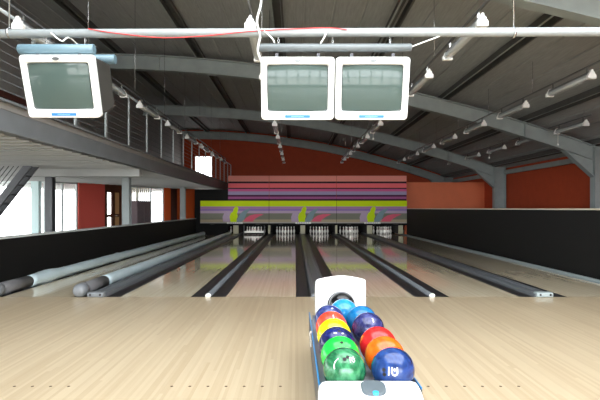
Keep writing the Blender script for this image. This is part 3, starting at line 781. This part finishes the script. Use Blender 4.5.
R = .108; Z0 = .419 + R + .001
def patch(m, R_, fn, nu, nv, mi=0):
    """small patch lying on a ball of radius R_: fn(u, v) gives (azimuth, elevation) in degrees"""
    g = [[None] * (nv + 1) for _ in range(nu + 1)]
    for a in range(nu + 1):
        for b in range(nv + 1):
            az, el = fn(a / nu, b / nv); az, el = math.radians(az), math.radians(el)
            g[a][b] = m.v((R_ * math.cos(el) * math.sin(az), -R_ * math.cos(el) * math.cos(az), R_ * math.sin(el)))
    for a in range(nu):
        for b in range(nv): m.f((g[a][b], g[a + 1][b], g[a + 1][b + 1], g[a][b + 1]), mi, True)
def ball(x, y, z, material, label, holes=None, logo=None, rot=0):
    t = thing('bowling_ball', label, 'bowling ball', (x, y, z), 'bowling balls on the rack')
    m = MB(material); m.sphere((0, 0, 0), R, 0, 56); m.build('shell', t)
    if holes:
        m = MB('hole')
        for az, el in holes:
            rr = 5.2
            patch(m, R * 1.001, lambda u, v: (az + rr * v * math.cos(2 * PI * u) / math.cos(math.radians(el)), el + rr * v * math.sin(2 * PI * u)), 14, 3)
        m.build('finger_holes', t)
    if logo:
        m = MB('mark')
        for q in logo:
            if q[0] == 'rect':
                _, a0, a1, e0, e1 = q; patch(m, R * 1.0015, lambda u, v: (a0 + (a1 - a0) * u, e0 + (e1 - e0) * v), 5, 5)
            else:
                _, ca, ce, r0, r1, t0, t1 = q
                patch(m, R * 1.0015, lambda u, v: (ca + (r0 + (r1 - r0) * v) * math.cos(math.radians(t0 + (t1 - t0) * u)), ce + (r0 + (r1 - r0) * v) * math.sin(math.radians(t0 + (t1 - t0) * u))), 16, 2)
        m.build('white_logo', t)
    return t
XLft, XRgt = .2465, .489
ysL = [2.46 + .2185 * k for k in range(6)]
def logoU(a, e, s=1.0):
    return [('rect', a - 12 * s, a - 9.5 * s, e - 8 * s, e + 9 * s), ('rect', a - 5 * s, a - 2.5 * s, e - 2 * s, e + 9 * s), ('rect', a + 6 * s, a + 8.5 * s, e - 2 * s, e + 9 * s), ('arc', a + 1.75 * s, e - 1.5 * s, 4.3 * s, 6.8 * s, 180, 360),
            ('arc', a + 1.75 * s, e + 4 * s, 1.2 * s, 2.6 * s, 0, 360)]
mg = marble('green marble', (20, 84, 52), (62, 140, 94), 11)
ball(XLft, ysL[0], Z0, mg, 'dark green marbled bowling ball, nearest in the left row', [(-5, 44), (8, 50)], [('arc', -16, 28, 19, 22, 125, 215)] + logoU(24, 42, .9))
ball(XLft, ysL[1], Z0, marble('bright green', (22, 178, 54), (40, 204, 84), 5), 'bright green bowling ball, second from front in the left row', [(2, 58)], None)
ball(XLft, ysL[2], Z0, marble('dark navy', (14, 20, 62), (30, 40, 110), 9), 'dark navy bowling ball between the bright green and yellow balls', [(10, 62)], [('rect', -22, -6, 52, 56), ('rect', 20, 30, 50, 54)])
ball(XLft, ysL[3], Z0, marble('yellow', (238, 214, 8), (250, 232, 30), 4), 'yellow bowling ball in the left row')
ball(XLft, ysL[4], Z0, marble('coral red', (222, 52, 36), (238, 92, 66), 5), 'coral red bowling ball behind the yellow one', None, [('rect', 5, 10, 45, 62)])
ball(XLft, ysL[5], Z0, marble('navy speckled', (26, 40, 96), (70, 80, 130), 16), 'speckled navy bowling ball, farthest in the left row', None, [('rect', 12, 26, 58, 63)])
ball(XRgt, ysL[0], Z0, marble('royal blue', (20, 42, 92), (44, 76, 140), 7), 'royal blue bowling ball with white logo, nearest in the right row', [(-35, 14), (-33, 3)], logoU(-8, 12, 1.25))
ball(XRgt, ysL[1], Z0, marble('orange ball', (250, 84, 10), (255, 124, 34), 5), 'orange bowling ball in the right row')
ball(XRgt, ysL[2], Z0, marble('bright red', (220, 28, 30), (238, 52, 46), 5), 'bright red bowling ball behind the orange one')
ball(XRgt, 3.295, Z0, marble('navy purple', (26, 30, 76), (66, 70, 124), 14), 'mottled navy bowling ball behind the bright red one', None, [('rect', 14, 18, 35, 52)])
ball(XRgt - .012, 3.525, Z0, marble('teal blue', (14, 90, 148), (30, 124, 180), 6), 'teal blue bowling ball, farthest in the right row')
ball(.375, 3.79, Z0, marble('sky blue', (20, 118, 178), (58, 156, 208), 6), 'sky blue bowling ball in the middle, just out of the hood')
ball(.384, 4.035, Z0 + .016, marble('black ball', (6, 7, 9), (18, 20, 24), 6), 'black bowling ball coming out of the hood mouth')

# ------------------------------------------------------------------ light, camera
wd = bpy.data.worlds.new('overcast sky'); bpy.context.scene.world = wd; wd.use_nodes = True
bg = wd.node_tree.nodes['Background']
_n = wd.node_tree.nodes; _l = wd.node_tree.links
_tc = _n.new('ShaderNodeTexCoord'); _sp = _n.new('ShaderNodeSeparateXYZ'); _rp = _n.new('ShaderNodeValToRGB')
_l.new(_tc.outputs['Generated'], _sp.inputs[0]); _mr = _n.new('ShaderNodeMapRange'); _mr.inputs[1].default_value = -1; _mr.inputs[2].default_value = 1
_l.new(_sp.outputs['Z'], _mr.inputs[0]); _l.new(_mr.outputs[0], _rp.inputs[0]); _l.new(_rp.outputs[0], bg.inputs['Color'])
_rp.color_ramp.elements[0].position = .47; _rp.color_ramp.elements[0].color = (.66, .66, .64, 1)     # pale paving below the horizon
_rp.color_ramp.elements[1].position = .50; _rp.color_ramp.elements[1].color = (.93, .97, 1.0, 1)     # overcast sky; bg.inputs['Strength'].default_value = 6.0
_m2 = _n.new('ShaderNodeMapRange'); _m2.interpolation_type = 'SMOOTHSTEP'          # hazy sun stands on the shopfront side
_m2.inputs[1].default_value = -.2; _m2.inputs[2].default_value = -.95; _m2.inputs[3].default_value = 5.0; _m2.inputs[4].default_value = 12.0
_l.new(_sp.outputs['Y'], _m2.inputs[0]); _l.new(_m2.outputs[0], bg.inputs['Strength'])
def portal(name, loc, rot, sx, sy):
    l = bpy.data.lights.new(name, 'AREA'); l.shape = 'RECTANGLE'; l.size = sx; l.size_y = sy
    o = bpy.data.objects.new(name, l); COL.objects.link(o); o.location = loc; o.rotation_euler = rot; o['kind'] = 'helper'
    l.cycles.is_portal = True
    return o
portal('front_window_daylight', (1.2, YR - .25, 2.27), (PI / 2, 0, 0), 14.4, 4.05)
portal('annex_window_daylight', (AX - .12, 5, 1.17), (PI / 2, 0, -PI / 2), 24.3, 2.3)
portal('added_roof_daylight', (1, (SKY0 + SKY1) / 2, 6.6), (0, 0, 0), SKX1 - SKX0, SKY1 - SKY0)
portal('glazing_daylight', (-10.95, 17.65, 1.17), (PI / 2, 0, PI), 4.0, 2.3)
portal('back_window_daylight', (-5.7, YB + .25, 3.9), (PI / 2, 0, PI), 1.1, 1.4)

for i, (a, b) in enumerate(LANES):
    l = bpy.data.lights.new('pin_deck_lamp', 'AREA'); l.shape = 'RECTANGLE'; l.size = .9; l.size_y = .08; l.energy = 3.0; l.color = (1, .97, .92)
    o = bpy.data.objects.new('pin_deck_lamp', l); COL.objects.link(o); o.location = ((a + b) / 2, MASK + .35, .62); o.rotation_euler = (math.radians(55), 0, 0); o['kind'] = 'helper'

sc = bpy.context.scene
cam = bpy.data.cameras.new('camera'); co = bpy.data.objects.new('camera', cam); COL.objects.link(co)
co.location = (0, 0, H); co.rotation_euler = (PI / 2, 0, 0)
cam.sensor_width = 36; cam.sensor_fit = 'HORIZONTAL'; cam.lens = 490 / 600 * 36
cam.shift_x = 4.7 / 600; cam.shift_y = 8.5 / 600; cam.clip_start = .05; cam.clip_end = 200
sc.camera = co
sc.view_settings.view_transform = 'Standard'; sc.view_settings.look = 'None'; sc.view_settings.gamma = 1
sc.view_settings.exposure = 0.64
sc.cycles.max_bounces = 10; sc.cycles.diffuse_bounces = 8; sc.cycles.transparent_max_bounces = 16
sc.cycles.caustics_reflective = False; sc.cycles.caustics_refractive = False
sc.cycles.sample_clamp_indirect = 8
try:
    sc.cycles.use_denoising = True; sc.cycles.denoiser = 'OPENIMAGEDENOISE'
except Exception: pass
